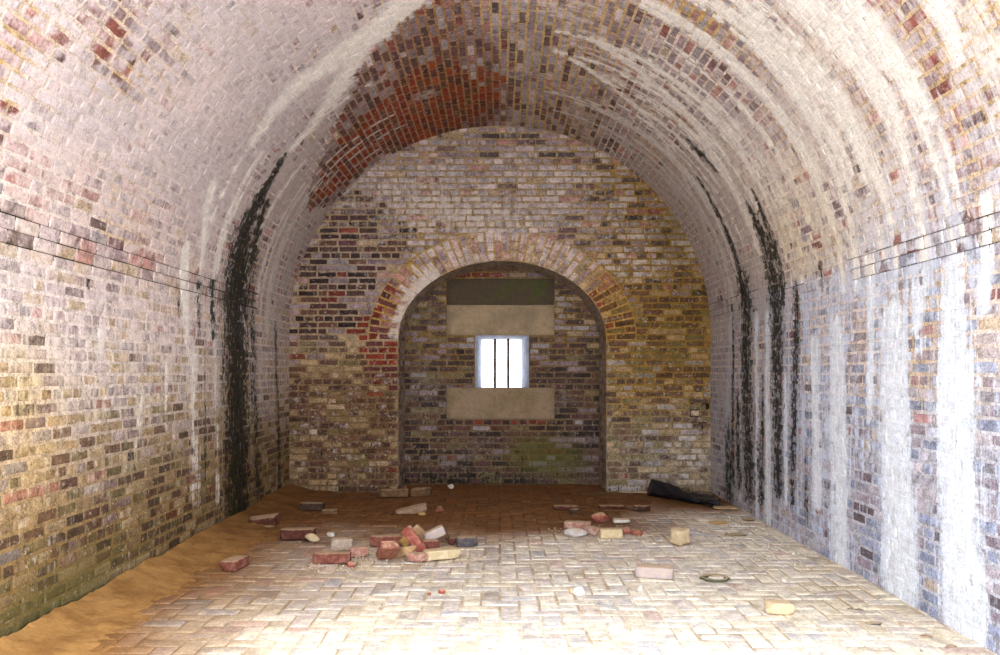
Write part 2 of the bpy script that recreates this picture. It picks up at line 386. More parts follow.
rgs = random.Random(77)
for _ in range(46):
    y_ = rgs.uniform(4.3, 9.4); a_ = rgs.uniform(5.7, 6.7); b_ = rgs.uniform(7.3, 9.0); m_ = a_ + (b_ - a_) * .4; w_ = rgs.uniform(.02, .055)
    WHITE.append(([(y_, a_), (y_ + rgs.uniform(-.05, .05), m_), (y_ + rgs.uniform(-.08, .08), b_)], [w_ * .5, w_, w_ * .6]))
for _ in range(16):
    y_ = rgs.uniform(6.6, 9.4); a_ = rgs.uniform(1.0, 2.2); b_ = rgs.uniform(2.6, 4.4); w_ = rgs.uniform(.02, .05)
    WHITE.append(([(y_, b_), (y_ + rgs.uniform(-.05, .05), a_)], [w_ * .6, w_]))
def shell_stain(Y, t, mortar):
    Yw = Y + (fbm(Y * 2, t * 1.2, 21, 4) - .5) * .09
    tw = t + (fbm(Y * 5, t * 5, 22, 3) - .5) * .10
    Yj, tj = jag(Y, t, .5)
    Yk, tk = jag(Y, t, .25, 5)
    red = poly_in(RED, Yk, tk) * 1.0; crest = poly_in(CREST, Yk, tk) * 1.0
    w = np.full(Y.shape, .58)
    chip = sm(.63, .70, fbm(Y * 11, t * 11, 99, 3)) * sm(.45, .6, fbm(Y * .8, t * .8, 98, 3))
    lw = 1 - sm(1.5, 2.0, t); rw = sm(TT - 2.0, TT - 1.6, t)
    w = w * (1 - lw) + lw * (.14 + .40 * sm(.5, 1.55, t) * (1 - .2 * sm(7, 8, Y)))
    w = w * (1 - rw) + rw * (.48 + .10 * (1 - sm(TT - 1.2, TT - .3, t)))
    w += .30 * (sm(2.0, 2.7, t) * (1 - sm(3.9, 4.6, t)))          # left haunch, thick wash
    w += .12 * (sm(6.4, 7.4, t) * (1 - sm(8.6, 9.0, t)))
    w -= .20 * sm(5.6, 6.2, t) * (1 - sm(6.7, 7.3, t)) * sm(4.9, 5.3, Y)
    w = np.where(crest > 0, .20, w); w = np.where(red > 0, -.08, w)
    w -= .2 * blob(Y, t, P(150, 60), .8, .5) * (fbm(Y * 3, t * 3, 71) > .5)
    for (px, py, ry, rt, k) in ((400, 155, .3, .3, .0), (480, 60, .4, .25, .35), (425, 95, .18, .2, .75), (380, 80, .2, .2, .7), (440, 20, .4, .3, .3), (690, 60, .3, .6, -.45), (725, 60, .22, .7, -.3), (780, 75, .12, .7, -.45), (830, 100, .1, .5, -.35), (805, 230, .2, .5, -.25), (840, 240, .14, .4, -.25), (885, 15, .25, .4, -.12), (960, 60, .5, .7, -.05), (10, 40, .25, .25, -.4), (100, 10, .2, .2, -.3), (865, 350, .15, .5, -.35), (920, 400, .12, .6, -.45), (985, 350, .12, 1.2, -.35), (985, 500, .12, .8, -.35), (862, 520, .2, .4, -.4), (928, 540, .18, .4, -.35), (808, 520, .12, .35, -.35)):
        w = w + k * blob(Y, t, P(px, py), ry, rt)
    w = w - .75 * chip * (t > 1.9) * (t < TT - 1.9)
    w += .16 * sm(7.0, 7.4, t) * (1 - sm(8.7, 9.2, t)) * sm(4.6, 5.2, Y)
    stk = np.zeros(Y.shape)
    for q, ws in WHITE: stk = np.maximum(stk, stroke(Yw, tw, q, ws, .3) * (.55 + .8 * fbm(Y * 12, t * 1.6, 5)))
    stk = stk * (1 - .45 * lw)
    w = np.maximum(w, w * .4 + stk * 1.1)
    if mortar: w = w - .12
    b = np.zeros(Y.shape)
    for q, ws in BLACK: b = np.maximum(b, stroke(Yw, tw, q, [k * 1.15 for k in ws], .0) * (.86 if q[0][1] < 5 else .74))
    for q, ws in DAMP: b = np.maximum(b, stroke(Yw, tw, q, ws, .0) * .62)
    g = .50 * blob(Y, t, P(90, 575), .8, .28) + .5 * blob(Y, t, P(30, 640), .5, .3) + .4 * blob(Y, t, P(130, 470), .4, .15)
    g = g + .22 * sm(.6, 0, t) * (1 - sm(5, 8.5, Y)) + .25 * blob(Y, t, P(205, 520), 1.2, .3)
    g = g + .30 * stroke(Yw, tw, [P(775, 220), P(800, 330)], (.15, .3), 0) + .30 * blob(Y, t, P(545, 145), .15, .5) + .28 * blob(Y, t, P(280, 195), .35, .4) + .3 * blob(Y, t, P(930, 180), .12, .2)
    # tints of the wash: pinkish left, cream on the right haunch, bluish sky light painted on the right wall
    n = fbm(Y * 1.1, t * 1.1, 41, 3)[:, None]
    pink, cream, sky_wash, grey, peach = lin((227, 211, 209)), lin((230, 216, 204)), lin((204, 216, 240)), lin((194, 184, 188)), lin((226, 204, 194))
    k = sm(5.2, 6.6, t)[:, None]; wash = pink * (1 - k) + cream * k
    wash = wash * (1 - .5 * sm(.45, .62, n)) + grey * .5 * sm(.45, .62, n)
    k = .8 * (blob(Y, t, (4.6, 2.1), 2.6, .35))[:, None]; wash = wash * (1 - k) + peach * k
    k = sm(TT - 3.0, TT - 1.3, t)[:, None]; wash = wash * (1 - k) + sky_wash * k
    k = (.7 * (1 - sm(.9, 1.7, t)))[:, None]; wash = wash * (1 - k) + lin((222, 204, 168)) * k
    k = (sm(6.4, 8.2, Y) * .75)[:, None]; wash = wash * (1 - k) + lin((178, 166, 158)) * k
    sb = np.clip(stk * 1.3, 0, 1)[:, None]; wash = wash * (1 - sb) + ((lin((250, 244, 236)) * (t < TT - 1.9)[:, None] + lin((238, 245, 255)) * (t >= TT - 1.9)[:, None]) * (1 - sm(7.5, 9.4, Y) * .45)[:, None]) * sb  # white runs on the right wall get the painted sky light too
    # ochre tint and painted-in bluish sky light, brick and mortar alike
    tint = np.ones((len(Y), 3))
    oc = .7 * blob(Y, t, P(25, 400), .35, .30) + .35 * blob(Y, t, P(20, 470), .5, .3) + .30 * (1 - sm(.2, 1.4, t)) + .5 * blob(Y, t, P(120, 85), .35, .3) + .3 * blob(Y, t, P(945, 400), .01, .01)
    oc = np.clip(oc, 0, 1)[:, None]; tint = tint * (1 - .55 * (1 - sm(.2, 1.6, t)) * (t < 2))[:, None]; tint = tint * (1 - oc) + np.array([1.0, .86, .56]) * oc
    oc2 = np.clip(.8 * blob(Y, t, P(20, 400), .3, .25) + .5 * blob(Y, t, P(800, 250), .9, .5) * (TT - t > 2), 0, 1)[:, None]
    wash = wash * (1 - oc2) + lin((234, 210, 150)) * oc2
    sky_tint = (sm(TT - 1.5, TT - .8, t) * (1 - sm(6.5, 8, Y)) * .8)[:, None]
    tint = tint * (1 - sky_tint + sky_tint * np.array([.90, .97, 1.12]))
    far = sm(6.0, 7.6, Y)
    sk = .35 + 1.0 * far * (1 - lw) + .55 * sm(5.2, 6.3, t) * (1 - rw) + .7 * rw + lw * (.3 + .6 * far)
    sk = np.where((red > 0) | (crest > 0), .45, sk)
    return wash, np.stack([w, b, g, sk], -1), tint

M_SHELL = masonry_material('vault_brickwork')
def side_shell(name, r0, r1, flip):
    s = Shell()
    hd = (lambda r: r % 6 == 5) if name.startswith('wall') else None
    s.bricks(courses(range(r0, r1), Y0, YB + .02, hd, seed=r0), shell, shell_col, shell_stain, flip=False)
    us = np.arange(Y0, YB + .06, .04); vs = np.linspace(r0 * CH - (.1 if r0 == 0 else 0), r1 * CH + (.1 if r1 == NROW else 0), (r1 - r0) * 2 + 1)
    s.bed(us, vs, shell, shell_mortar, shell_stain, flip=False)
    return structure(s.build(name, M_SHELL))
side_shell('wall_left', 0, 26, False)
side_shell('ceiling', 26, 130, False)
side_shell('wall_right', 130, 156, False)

# ------------------------------------------------------------------ back wall with arched niche
def niche_x(z, grow=0.0):
    a, b = NA + grow, NB + grow
    k = np.clip((z - NSP) / b, 0, 1)
    return np.where(z < NSP, NA, a * np.sqrt(1 - k * k)) * np.where(z > NSP + b, 0, 1)
def front(y0, sign=-1): return lambda U, V, D: np.stack([U, y0 + sign * D, V], -1)

def back_col(x, z, r):
    n = len(x); bx = lambda px, py: PB(px, py)
    xj, zj = x + (fbm(x * 4, z * 4, 3) - .5) * .3, z + (fbm(x * 4, z * 4, 6) - .5) * .2
    up = sm(2.0, 2.7, z); lf = x < -1.1; rt = x > 1.1
    darkz = poly_in([bx(*p) for p in ((360, 190), (405, 215), (415, 235), (398, 262), (365, 300), (350, 332), (292, 335), (300, 262), (322, 200))], xj, zj) * 1.0
    redz = poly_in([bx(*p) for p in ((362, 322), (402, 322), (402, 395), (378, 385), (360, 352))], xj, zj) * 1.0
    scat = 1.6 * blob(x, z, bx(520, 146), .5, .14) + blob(x, z, bx(645, 215), .75, .5) * 1.2 + blob(x, z, bx(690, 290), .3, .3) * .5 + blob(x, z, bx(595, 180), .2, .2)
    rlow = rt * (1 - sm(.9, 1.9, z)); llow = lf * (1 - sm(1.2, 1.9, z))
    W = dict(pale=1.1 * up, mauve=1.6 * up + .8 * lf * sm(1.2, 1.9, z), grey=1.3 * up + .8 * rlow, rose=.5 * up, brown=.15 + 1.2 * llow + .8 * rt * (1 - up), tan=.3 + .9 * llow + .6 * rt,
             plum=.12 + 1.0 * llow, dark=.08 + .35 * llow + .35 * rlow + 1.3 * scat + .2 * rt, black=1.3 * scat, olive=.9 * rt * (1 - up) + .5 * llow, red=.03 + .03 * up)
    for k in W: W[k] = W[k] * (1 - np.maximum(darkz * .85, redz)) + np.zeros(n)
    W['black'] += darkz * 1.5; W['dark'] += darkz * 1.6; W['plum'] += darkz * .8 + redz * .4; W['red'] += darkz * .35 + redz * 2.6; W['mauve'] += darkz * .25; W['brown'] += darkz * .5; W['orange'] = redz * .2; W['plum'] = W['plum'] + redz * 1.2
    return pick(W, r, n)
def back_mortar(x, z):
    o = np.clip(.45 + .5 * fbm(x * 1.4, z * 1.4, 12) * 1.2 - .2 + .4 * sm(.3, 1.8, x), 0, 1)
    o = o * (1 - .8 * blob(x, z, PB(350, 270), .55, .5)) * (1 - .5 * sm(.5, 0, z))
    o = o[..., None]
    c = lin((176, 156, 138)) * (1 - o) + lin((164, 130, 64)) * o
    lo = (sm(1.0, 1.2, -x) * (1 - sm(.9, 1.7, z)) * .8)[..., None]; c = c * (1 - lo) + lin((126, 104, 76)) * lo
    lo = (sm(1.0, 1.2, x) * (1 - sm(.5, 1.1, z)) * .7)[..., None]; c = c * (1 - lo) + lin((146, 136, 118)) * lo
    hole = 1.0 * (blob(x, z, PB(700, 410), .12, .22) * (fbm(x * 14, z * 14, 3) > .5) > .4) + 1.0 * (blob(x, z, PB(697, 292), .06, .03) > .5)
    return c, np.clip(hole, 0, 1)
def back_stain(x, z, mortar):
    up = sm(2.0, 2.7, z)
    w = .06 + .16 * sm(1.05, 1.3, -x) * (1 - sm(1.0, 1.7, z)) + .24 * up * (1 - .6 * blob(x, z, PB(350, 260), .6, .5)) + .35 * blob(x, z, PB(470, 215), .9, .25) + .22 * sm(1.1, 1.5, x) * (1 - sm(.3, .8, z)) + .22 * blob(x, z, PB(690, 440), .4, .45)
    w = w + .25 * blob(x, z, PB(400, 190), .5, .15) - .18 * mortar + .3 * blob(x, z, PB(640, 270), .35, .2)
    g = .42 * sm(1.2, 1.9, x) * band(z, 1.1, 3.0, .4) + .6 * blob(x, z, PB(606, 175), .10, .25) + .4 * blob(x, z, PB(675, 215), .25, .3) + .3 * sm(-1.2, -1.9, x) * (1 - sm(.1, .9, z)) + .25 * sm(1.2, 1.5, x) * (1 - sm(.2, .5, z)) + .35 * blob(x, z, PB(370, 470), .3, .25)
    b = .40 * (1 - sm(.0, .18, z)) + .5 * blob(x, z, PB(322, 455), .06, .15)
    wash = np.tile(lin((212, 200, 190)), (len(x), 1)); tint = np.ones((len(x), 3))
    k = np.clip(sm(.6, 1.9, x) * sm(.7, 1.3, z), 0, 1)[:, None]; tint = tint * (1 - k) + np.array([.80, .72, .54]) * k
    k = np.clip(sm(1.05, 1.2, -x) * (1 - sm(1.0, 1.7, z)) * .8, 0, 1)[:, None]; tint = tint * (1 - k) + np.array([.80, .70, .58]) * k
    return wash, np.stack([w, b, g], -1), tint
M_BACK = masonry_material('end_wall_brickwork', moss=(98, 94, 42), streak=.35, blotch=.9)
s = Shell(); rows = []
BCH = .0685
rg = random.Random(5)
for r in range(0, 59):
    z0, z1 = r * BCH, (r + 1) * BCH; zm = (z0 + z1) / 2
    Lr = BL / 2 if r % 5 == 2 else BL
    hw = float(niche_x(np.array(zm), RING)) if zm > NSP else NA
    edge_out = 2.33 if zm < SPR else 2.33 * math.sqrt(max(0, 1 - ((zm - SPR) / 2.36) ** 2)) + .12
    x = -2.4 - (Lr / 2 if r % 2 else 0)
    while x < 2.45:
        l = Lr * rg.uniform(.93, 1.06)
        if rg.random() < .15 and Lr > .15: l *= .52
        for a, b in ((x, x + l),):
            segs = [(a, b)]
            if hw > 0:
                segs = [(a, min(b, NCX - hw)), (max(a, NCX + hw), b)]
            for a2, b2 in segs:
                if b2 - a2 > .03 and abs((a2 + b2) / 2) < edge_out: rows.append((a2, b2, z0, z1))
        x += l
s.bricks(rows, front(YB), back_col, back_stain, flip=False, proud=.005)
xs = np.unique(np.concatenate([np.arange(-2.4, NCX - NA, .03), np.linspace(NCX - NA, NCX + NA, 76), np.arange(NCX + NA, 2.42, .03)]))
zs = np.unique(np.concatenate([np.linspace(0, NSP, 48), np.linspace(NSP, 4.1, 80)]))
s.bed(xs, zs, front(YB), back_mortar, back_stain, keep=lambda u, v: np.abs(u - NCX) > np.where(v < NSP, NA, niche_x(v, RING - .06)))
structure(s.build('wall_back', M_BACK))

# arch ring of the niche: two rings of voussoirs on edge
def ringmap(y0):
    def f(U, V, D):   # U = angle, V = distance out from the intrados
        return np.stack([NCX - (NA + V) * np.cos(U), y0 - D, NSP + (NB + V) * np.sin(U)], -1)
    return f
s = Shell(); rb = []
nv = 46
for i in range(nv):
    a0, a1 = PI * i / nv, PI * (i + 1) / nv
    cut = (.215, .105)[i % 2]
    e = .0045
    rb.append((a0, a1, .0, cut)); rb.append((a0, a1, cut, RING))
def ring_bricks(s, B, mp, colf, stainf):
    global MJ
    s.bricks(B, mp, colf, stainf, flip=True, edge=.006)
def ring_xz(a, v): return NCX - (NA + v) * np.cos(a), NSP + (NB + v) * np.sin(a)
def ring_col(a, v, r):
    n = len(a); q = a / PI
    left = 1 - sm(.14, .24, q + (v < .12) * .12); right = sm(.72, .82, q); mid = np.clip(1 - left - right, 0, 1)
    W = dict(pale=1.6 * mid, rose=1.3 * mid + .3 * right, tan=.9 * mid + .6 * right, red=1.9 * left + .25 * right, plum=1.4 * left + .15 * mid, orange=.15 * left, brown=1.0 * right, olive=1.2 * right, dark=.2 * left + .15 * right, mauve=.6 * mid)
    return pick(W, r, n)
def ring_mortar(a, v):
    o = np.clip(.6 + .9 * (fbm(a * 3, v * 4, 15) - .35), 0, 1)[..., None]
    return lin((190, 170, 150)) * (1 - o) + lin((180, 140, 62)) * o, np.zeros(np.shape(a))
def ring_stain(a, v, mortar):
    q = a / PI
    w = .12 + .34 * band(q, .22, .72, .08) + .75 * (1 - sm(.08, .16, v)) * (1 - sm(.25, .35, q)) - .2 * mortar
    wash = np.tile(lin((224, 208, 196)), (len(a), 1))
    st = np.stack([w, 0 * w, .35 * sm(.78, .95, q)], -1); tint = np.ones((len(a), 3))
    k = (sm(.7, .85, q))[:, None]; tint = tint * (1 - k) + np.array([1, .86, .55]) * k
    return wash, st, tint
MJ_keep = MJ; MJ = .008
s.bricks(np.array(rb), ringmap(YB - .004), ring_col, ring_stain, flip=True, edge=.006)
MJ = MJ_keep
s.bed(np.linspace(0, PI, 120), np.linspace(0, RING, 12), ringmap(YB - .004), ring_mortar, ring_stain, flip=True)
structure(s.build('trim_1', M_BACK))

# reveal of the niche: jambs and soffit
per = [(-NA, 0.0), (-NA, NSP)]
AP = math.pi * math.sqrt((NA * NA + NB * NB) / 2)
PT = 2 * NSP + AP
def reveal(U, V, D):      # U = depth into the niche, V = girth along the opening
    th = np.clip((V - NSP) / AP, 0, 1) * PI
    x = -(NA - D) * np.cos(th); z = NSP + (NB - D) * np.sin(th)
    z = np.where(V < NSP, V, np.where(V > NSP + AP, PT - V, z))
    return np.stack([NCX + x, YB - .004 + U, z], -1)
s = Shell(); rv = []
nr = int(PT / .0685)
for i in range(nr):
    v0, v1 = PT * i / nr, PT * (i + 1) / nr
    u = -.0 - (BL / 2 if i % 2 else 0)
    while u < .66:
        a, b = max(u, 0), min(u + BL, .68)
        if b - a > .03: rv.append((a, b, v0, v1))
        u += BL
def rev_stain(u, v, mortar):
    w = .40 + .25 * sm(NSP, NSP + .5, v) * (1 - sm(PT - NSP - .5, PT - NSP, v)) - .1 * mortar
    wash = np.tile(lin((176, 160, 144)), (len(u), 1))
    return wash, np.stack([w, .28 * (1 - sm(0, .4, np.minimum(v, PT - v))), .15 * sm(PT - 2, PT - 1, v)], -1), np.ones((len(u), 3))
s.bricks(np.array(rv), reveal, lambda u, v, r: pick(dict(mauve=1, brown=.8, tan=.8, dark=.2, grey=.6), r, len(u)), rev_stain, flip=False, fine=False)
s.bed(np.linspace(0, .70, 12), np.linspace(0, PT, 140), reveal, lambda u, v: (np.zeros(np.shape(u) + (3,)) + lin((158, 138, 108)), np.zeros(np.shape(u))), rev_stain)
structure(s.build('trim_2', M_BACK))

# niche wall, with stone blocks and a window opening left out
LINT_X = (-.616, .627); Z_SILL0, Z_SILL1, Z_W1, Z_L2 = .758, 1.118, 1.734, 2.384; WX = (-.29, .337)
def in_hole(x, z):
    return ((x > LINT_X[0]) & (x < LINT_X[1]) & (((z > Z_SILL0) & (z < Z_SILL1)) | ((z > Z_W1) & (z < Z_L2)))) | ((x > WX[0]) & (x < WX[1]) & (z > Z_SILL0) & (z < Z_L2))
def niche_col(x, z, r):
    n = len(x); up = sm(1.1, 2.2, z); redl = blob(x, z, PB(490, 425, YN), .55, .045) + blob(x, z, PB(480, 273, YN), .5, .07)
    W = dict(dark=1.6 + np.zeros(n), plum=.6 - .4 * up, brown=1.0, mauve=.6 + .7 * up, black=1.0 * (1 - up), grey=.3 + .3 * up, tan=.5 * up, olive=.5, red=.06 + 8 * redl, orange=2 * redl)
    return pick(W, r, n)
def niche_mortar(x, z):
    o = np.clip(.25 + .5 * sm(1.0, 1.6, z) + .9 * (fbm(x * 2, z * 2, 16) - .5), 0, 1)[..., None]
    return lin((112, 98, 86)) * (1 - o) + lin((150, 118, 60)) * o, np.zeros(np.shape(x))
def niche_stain(x, z, mortar):
    w = .10 + .3 * blob(x, z, PB(425, 380, YN), .25, .35) + .32 * blob(x, z, PB(562, 400, YN), .15, .15) + .28 * blob(x, z, PB(480, 450, YN), .5, .15) + .2 * sm(1.7, 2.2, z)
    g = .95 * blob(x, z, PB(535, 455, YN), .5, .34) + .5 * blob(x, z, PB(575, 465, YN), .3, .25) + .40 * blob(x, z, PB(548, 345, YN), .10, .5)
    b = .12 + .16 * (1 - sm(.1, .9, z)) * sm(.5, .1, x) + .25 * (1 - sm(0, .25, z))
    return np.tile(lin((150, 138, 132)), (len(x), 1)), np.stack([w, b, g], -1), np.ones((len(x), 3))
s = Shell(); nb_ = []
rg = random.Random(11)
for r in range(0, 38):
    z0, z1 = r * BCH, (r + 1) * BCH; zm = (z0 + z1) / 2
    Lr = BL / 2 if r % 6 == 4 else BL
    gaps = []
    if Z_SILL0 < zm < Z_SILL1 or Z_W1 < zm < Z_L2: gaps = [LINT_X]
    elif Z_SILL1 <= zm <= Z_W1: gaps = [WX]
    x = -1.25 - (Lr / 2 if r % 2 else 0)
    while x < 1.3:
        l = Lr * rg.uniform(.93, 1.06); segs = [(x, x + l)]
        for g0, g1 in gaps: segs = [q for a, b in segs for q in ((a, min(b, g0)), (max(a, g1), b))]
        nb_ += [(a, b, z0, z1) for a, b in segs if b - a > .03]
        x += l
s.bricks(nb_, front(YN), niche_col, niche_stain, flip=False, proud=.005)
xs = np.unique(np.concatenate([np.arange(-1.3, LINT_X[0], .03), np.linspace(LINT_X[0], WX[0], 12), np.linspace(WX[0], WX[1], 20), np.linspace(WX[1], LINT_X[1], 12), np.arange(LINT_X[1], 1.36, .03)]))
zs = np.unique(np.concatenate([np.linspace(0, Z_SILL0, 26), np.linspace(Z_SILL0, Z_SILL1, 12), np.linspace(Z_SILL1, Z_W1, 20), np.linspace(Z_W1, Z_L2, 20), np.linspace(Z_L2, 2.65, 8)]))
s.bed(xs, zs, front(YN), niche_mortar, niche_stain, keep=lambda u, v: ~in_hole(u, v))
structure(s.build('wall_niche', M_BACK))

# ------------------------------------------------------------------ general solid builder
def link(name, bm, m, parent=None, smooth=False, angle=None):
    me = bpy.data.meshes.new(name); bm.to_mesh(me); bm.free()
    if smooth: me.polygons.foreach_set('use_smooth', [True] * len(me.polygons))
    me.materials.append(m); o = bpy.data.objects.new(name, me); C.objects.link(o)
    if parent: o.parent = parent
    return o
def tag(o, label, cat, group=None, kind=None):
    o['label'] = label; o['category'] = cat
    if group: o['group'] = group
    if kind: o['kind'] = kind
    return o

def block_bm(l, w, h, seed=0, rnd=.008, rough=.004, broken=None, cuts=7, chip=.5, taper=0.0):
    """a hand-made brick: rounded arrises, pitted faces, chips, optionally a broken end (fraction kept)"""
    bm = bmesh.new(); bmesh.ops.create_cube(bm, size=1)
    bmesh.ops.subdivide_edges(bm, edges=bm.edges[:], cuts=cuts, use_grid_fill=True)
    off = Vector((seed * 3.17, seed * 1.71, seed * 2.3)); rg = random.Random(seed)
    chips = [(Vector((rg.choice((-1, 1)) * l / 2, rg.choice((-1, 1)) * w / 2, rg.choice((-1, 1)) * h / 2)), rg.uniform(.02, .045)) for _ in range(int(1 + 4 * chip))]
    for v in bm.verts:
        p = Vector((v.co.x * l, v.co.y * w, v.co.z * h))
        i = Vector([max(-d / 2 + rnd, min(d / 2 - rnd, c)) for c, d in zip(p, (l, w, h))])
        d = p - i
        if d.length > 1e-6: p = i + d.normalized() * min(d.length, rnd)
        if taper: p.z = -h / 2 + (p.z + h / 2) * (1 - taper * (p.x / l + .5))
        if broken is not None:
            lim = l * (broken - .5) + .03 * mnoise.noise((p * 22 + off)) + .35 * p.y * math.sin(seed) + .3 * p.z * math.cos(seed * 2)
            p.x = min(p.x, lim)
        for c, r in chips:
            k = (p - c).length
            if k < r: p = p + (Vector((0, 0, 0)) - c).normalized() * (r - k) * .6
        n = p.normalized()
        p += n * (mnoise.noise(p * 28 + off) * rough + mnoise.noise(p * 70 + off) * rough * .5)
        v.co = p
    return bm
def stone_bm(l, w, h, seed=0, rough=.25, facets=5):
    bm = bmesh.new(); bmesh.ops.create_icosphere(bm, subdivisions=3, radius=.5)
    off = Vector((seed * 2.7, seed * 5.1, seed * 1.3)); rg = random.Random(seed + 50)
    planes = [(Vector((rg.uniform(-1, 1), rg.uniform(-1, 1), rg.uniform(-.6, 1))).normalized(), rg.uniform(.27, .40)) for _ in range(facets)]
    for v in bm.verts:
        p = v.co * (1 + rough * mnoise.noise(v.co * 2.5 + off) + rough * .3 * mnoise.noise(v.co * 8 + off))
        for n, d in planes:
            k = p.dot(n) - d
            if k > 0: p -= n * k * .92
        if p.z < -.30: p.z = -.30 + (p.z + .30) * .15
        v.co = p
    mn = [min(v.co[i] for v in bm.verts) for i in range(3)]; mx = [max(v.co[i] for v in bm.verts) for i in range(3)]
    for v in bm.verts:
        v.co = Vector([(v.co[i] - (mn[i] + mx[i]) / 2) / (mx[i] - mn[i]) * (l, w, h)[i] for i in range(3)])
    return bm

# stone blocks round the window
def set_stone(name, x0, x1, z0, z1, m, label, cat, seed):
    g = -.004
    bm = block_bm(x1 - x0 - 2 * g, .20, z1 - z0 - 2 * g, seed, rnd=.012, rough=.003, cuts=11, chip=.4)
    o = link(name, bm, m, smooth=True); o.location = ((x0 + x1) / 2, YN + .085, (z0 + z1) / 2)
    return tag(o, label, cat)
M_LINT = plain_material('mossy_stone', (92, 78, 62), (86, 88, 50), sc=3.2, mixlo=.5, mixhi=.68)
M_STONE = plain_material('tan_stone', (182, 158, 126), (156, 138, 112), sc=4, bump=.35)
M_SILL = plain_material('sill_stone', (166, 142, 116), (146, 126, 94), sc=4, bump=.35)
set_stone('stone_lintel', *LINT_X, 2.082, Z_L2, M_LINT, 'dark mossy stone block above the paler block, topmost over the barred window', 'stone block', 3)
set_stone('stone_lintel', *LINT_X, Z_W1, 2.082, M_STONE, 'pale tan stone lintel lying directly over the barred window', 'stone block', 4)
set_stone('stone_sill', *LINT_X, Z_SILL0, Z_SILL1, M_SILL, 'plain tan stone sill block directly under the barred window', 'stone block', 5)

# window: splayed embrasure with iron bars
M_JAMB = plain_material('limewashed_jamb', (140, 140, 150), (168, 170, 184), sc=12)
M_IRON = plain_material('rusty_iron', (70, 66, 74), (104, 64, 40), sc=9, rough=.7)
bm = bmesh.new()
YO = YN + .55
inn = [(WX[0], Z_SILL1), (WX[1], Z_SILL1), (WX[1], Z_W1), (WX[0], Z_W1)]
out = [(-.222, 1.108), (.262, 1.108), (.262, 1.695), (-.222, 1.695)]
ring = []
for i in range(4):
    p, q = Vector(inn[i]), Vector(inn[(i + 1) % 4]); a, b = Vector(out[i]), Vector(out[(i + 1) % 4])
    K = 9; J = 8; vs = [[bm.verts.new((p.lerp(q, k / K).lerp(a.lerp(b, k / K), j / J).x, YN - .004 + (YO - YN) * j / J, p.lerp(q, k / K).lerp(a.lerp(b, k / K), j / J).y)) for j in range(J + 1)] for k in range(K + 1)]
    for k in range(K):
        for j in range(J): bm.faces.new((vs[k][j], vs[k][j + 1], vs[k + 1][j + 1], vs[k + 1][j]))
    # outer thickness of the wall round the slit
    t = [(-1.3, 0), (1.36, 0), (1.36, 2.7), (-1.3, 2.7)]
    c, d = Vector(t[i]), Vector(t[(i + 1) % 4])
    bm.faces.new([bm.verts.new((e.x, YO, e.y)) for e in (a, b, d, c)])
bmesh.ops.remove_doubles(bm, verts=bm.verts[:], dist=1e-4)
for v in bm.verts:
    if YN + .01 < v.co.y < YO - .01:
        n = mnoise.noise(v.co * 9) * .008; v.co.x += n; v.co.z += n * .5
win = structure(link('window_1', bm, M_JAMB))
for x in (-.061, .099):
    bm = bmesh.new(); bmesh.ops.create_cone(bm, cap_ends=True, segments=14, radius1=.017, radius2=.017, depth=.66)
    bmesh.ops.subdivide_edges(bm, edges=[e for e in bm.edges if abs(e.verts[0].co.z - e.verts[1].co.z) > .1], cuts=14)
    for v in bm.verts: v.co.x += mnoise.noise(v.co * 12) * .002; v.co.y += mnoise.noise(v.co * 12 + Vector((4, 0, 0))) * .002
    b = link('bar', bm, M_IRON, win, smooth=True); b.location = (x, YO - .12, 1.405)

# ------------------------------------------------------------------ floor: herringbone brick paving
def floor_col(x, y, r):
    n = len(x)
    W = dict(buff=2.0 + np.zeros(n), pale=2.2, tan=.9, grey=1.3, rose=.4, mauve=.3, blue=.5, red=.05, brown=.12)
    c = pick(W, r, n); c = c * .60 + lin((238, 230, 216)) * .40
    return c
def floor_mortar(x, y):
    dk = sm(.48, .62, fbm(x * 3, y * 3, 33, 4))[..., None]; return lin((226, 212, 188)) * (1 - dk) + lin((186, 166, 138)) * dk, np.zeros(np.shape(x))
def floor_dirt(x, y):
    wob = (fbm(x * 1.5, y * 1.5, 91, 4) - .5)
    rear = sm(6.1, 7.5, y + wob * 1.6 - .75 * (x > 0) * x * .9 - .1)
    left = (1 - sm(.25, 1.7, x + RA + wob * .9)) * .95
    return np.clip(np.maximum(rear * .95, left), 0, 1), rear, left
def floor_stain(x, y, mortar):
    d, rear, left = floor_dirt(x, y)
    warm = sm(.9, -1.6, x)
    w = .40 - .50 * d + .22 * blob(x, y, PF(755, 535), .55, .8) + .2 * blob(x, y, PF(700, 580), .6, .7) + .1 * sm(6, 4, y) - .2 * mortar
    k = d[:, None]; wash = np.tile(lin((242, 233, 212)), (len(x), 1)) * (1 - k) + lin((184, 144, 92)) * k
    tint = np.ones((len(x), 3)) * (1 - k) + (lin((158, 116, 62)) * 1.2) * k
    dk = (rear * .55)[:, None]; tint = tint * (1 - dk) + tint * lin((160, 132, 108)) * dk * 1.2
    oc = np.clip(.5 * blob(x, y, PF(880, 600), .7, 1.0) + .55 * blob(x, y, PF(720, 522), .25, .12) + .3 * warm, 0, 1)[:, None]
    tint = tint * (1 - oc) + tint * np.array([1.0, .9, .70]) * oc; wash = wash * (1 - oc) + wash * np.array([1.0, .95, .80]) * oc
    g = .6 * blob(x, y, PF(600, 494), .35, .15) + .22 * blob(x, y, (2.2, 6.6), .18, 1.6)
    b = .75 * blob(x, y, PF(737, 534), .10, .07)
    return wash, np.stack([w, b, g], -1), tint
M_FLOOR = masonry_material('floor_paving', black=(50, 46, 34), moss=(110, 116, 84), streak=.25, blotch=1.1, grit=.55)
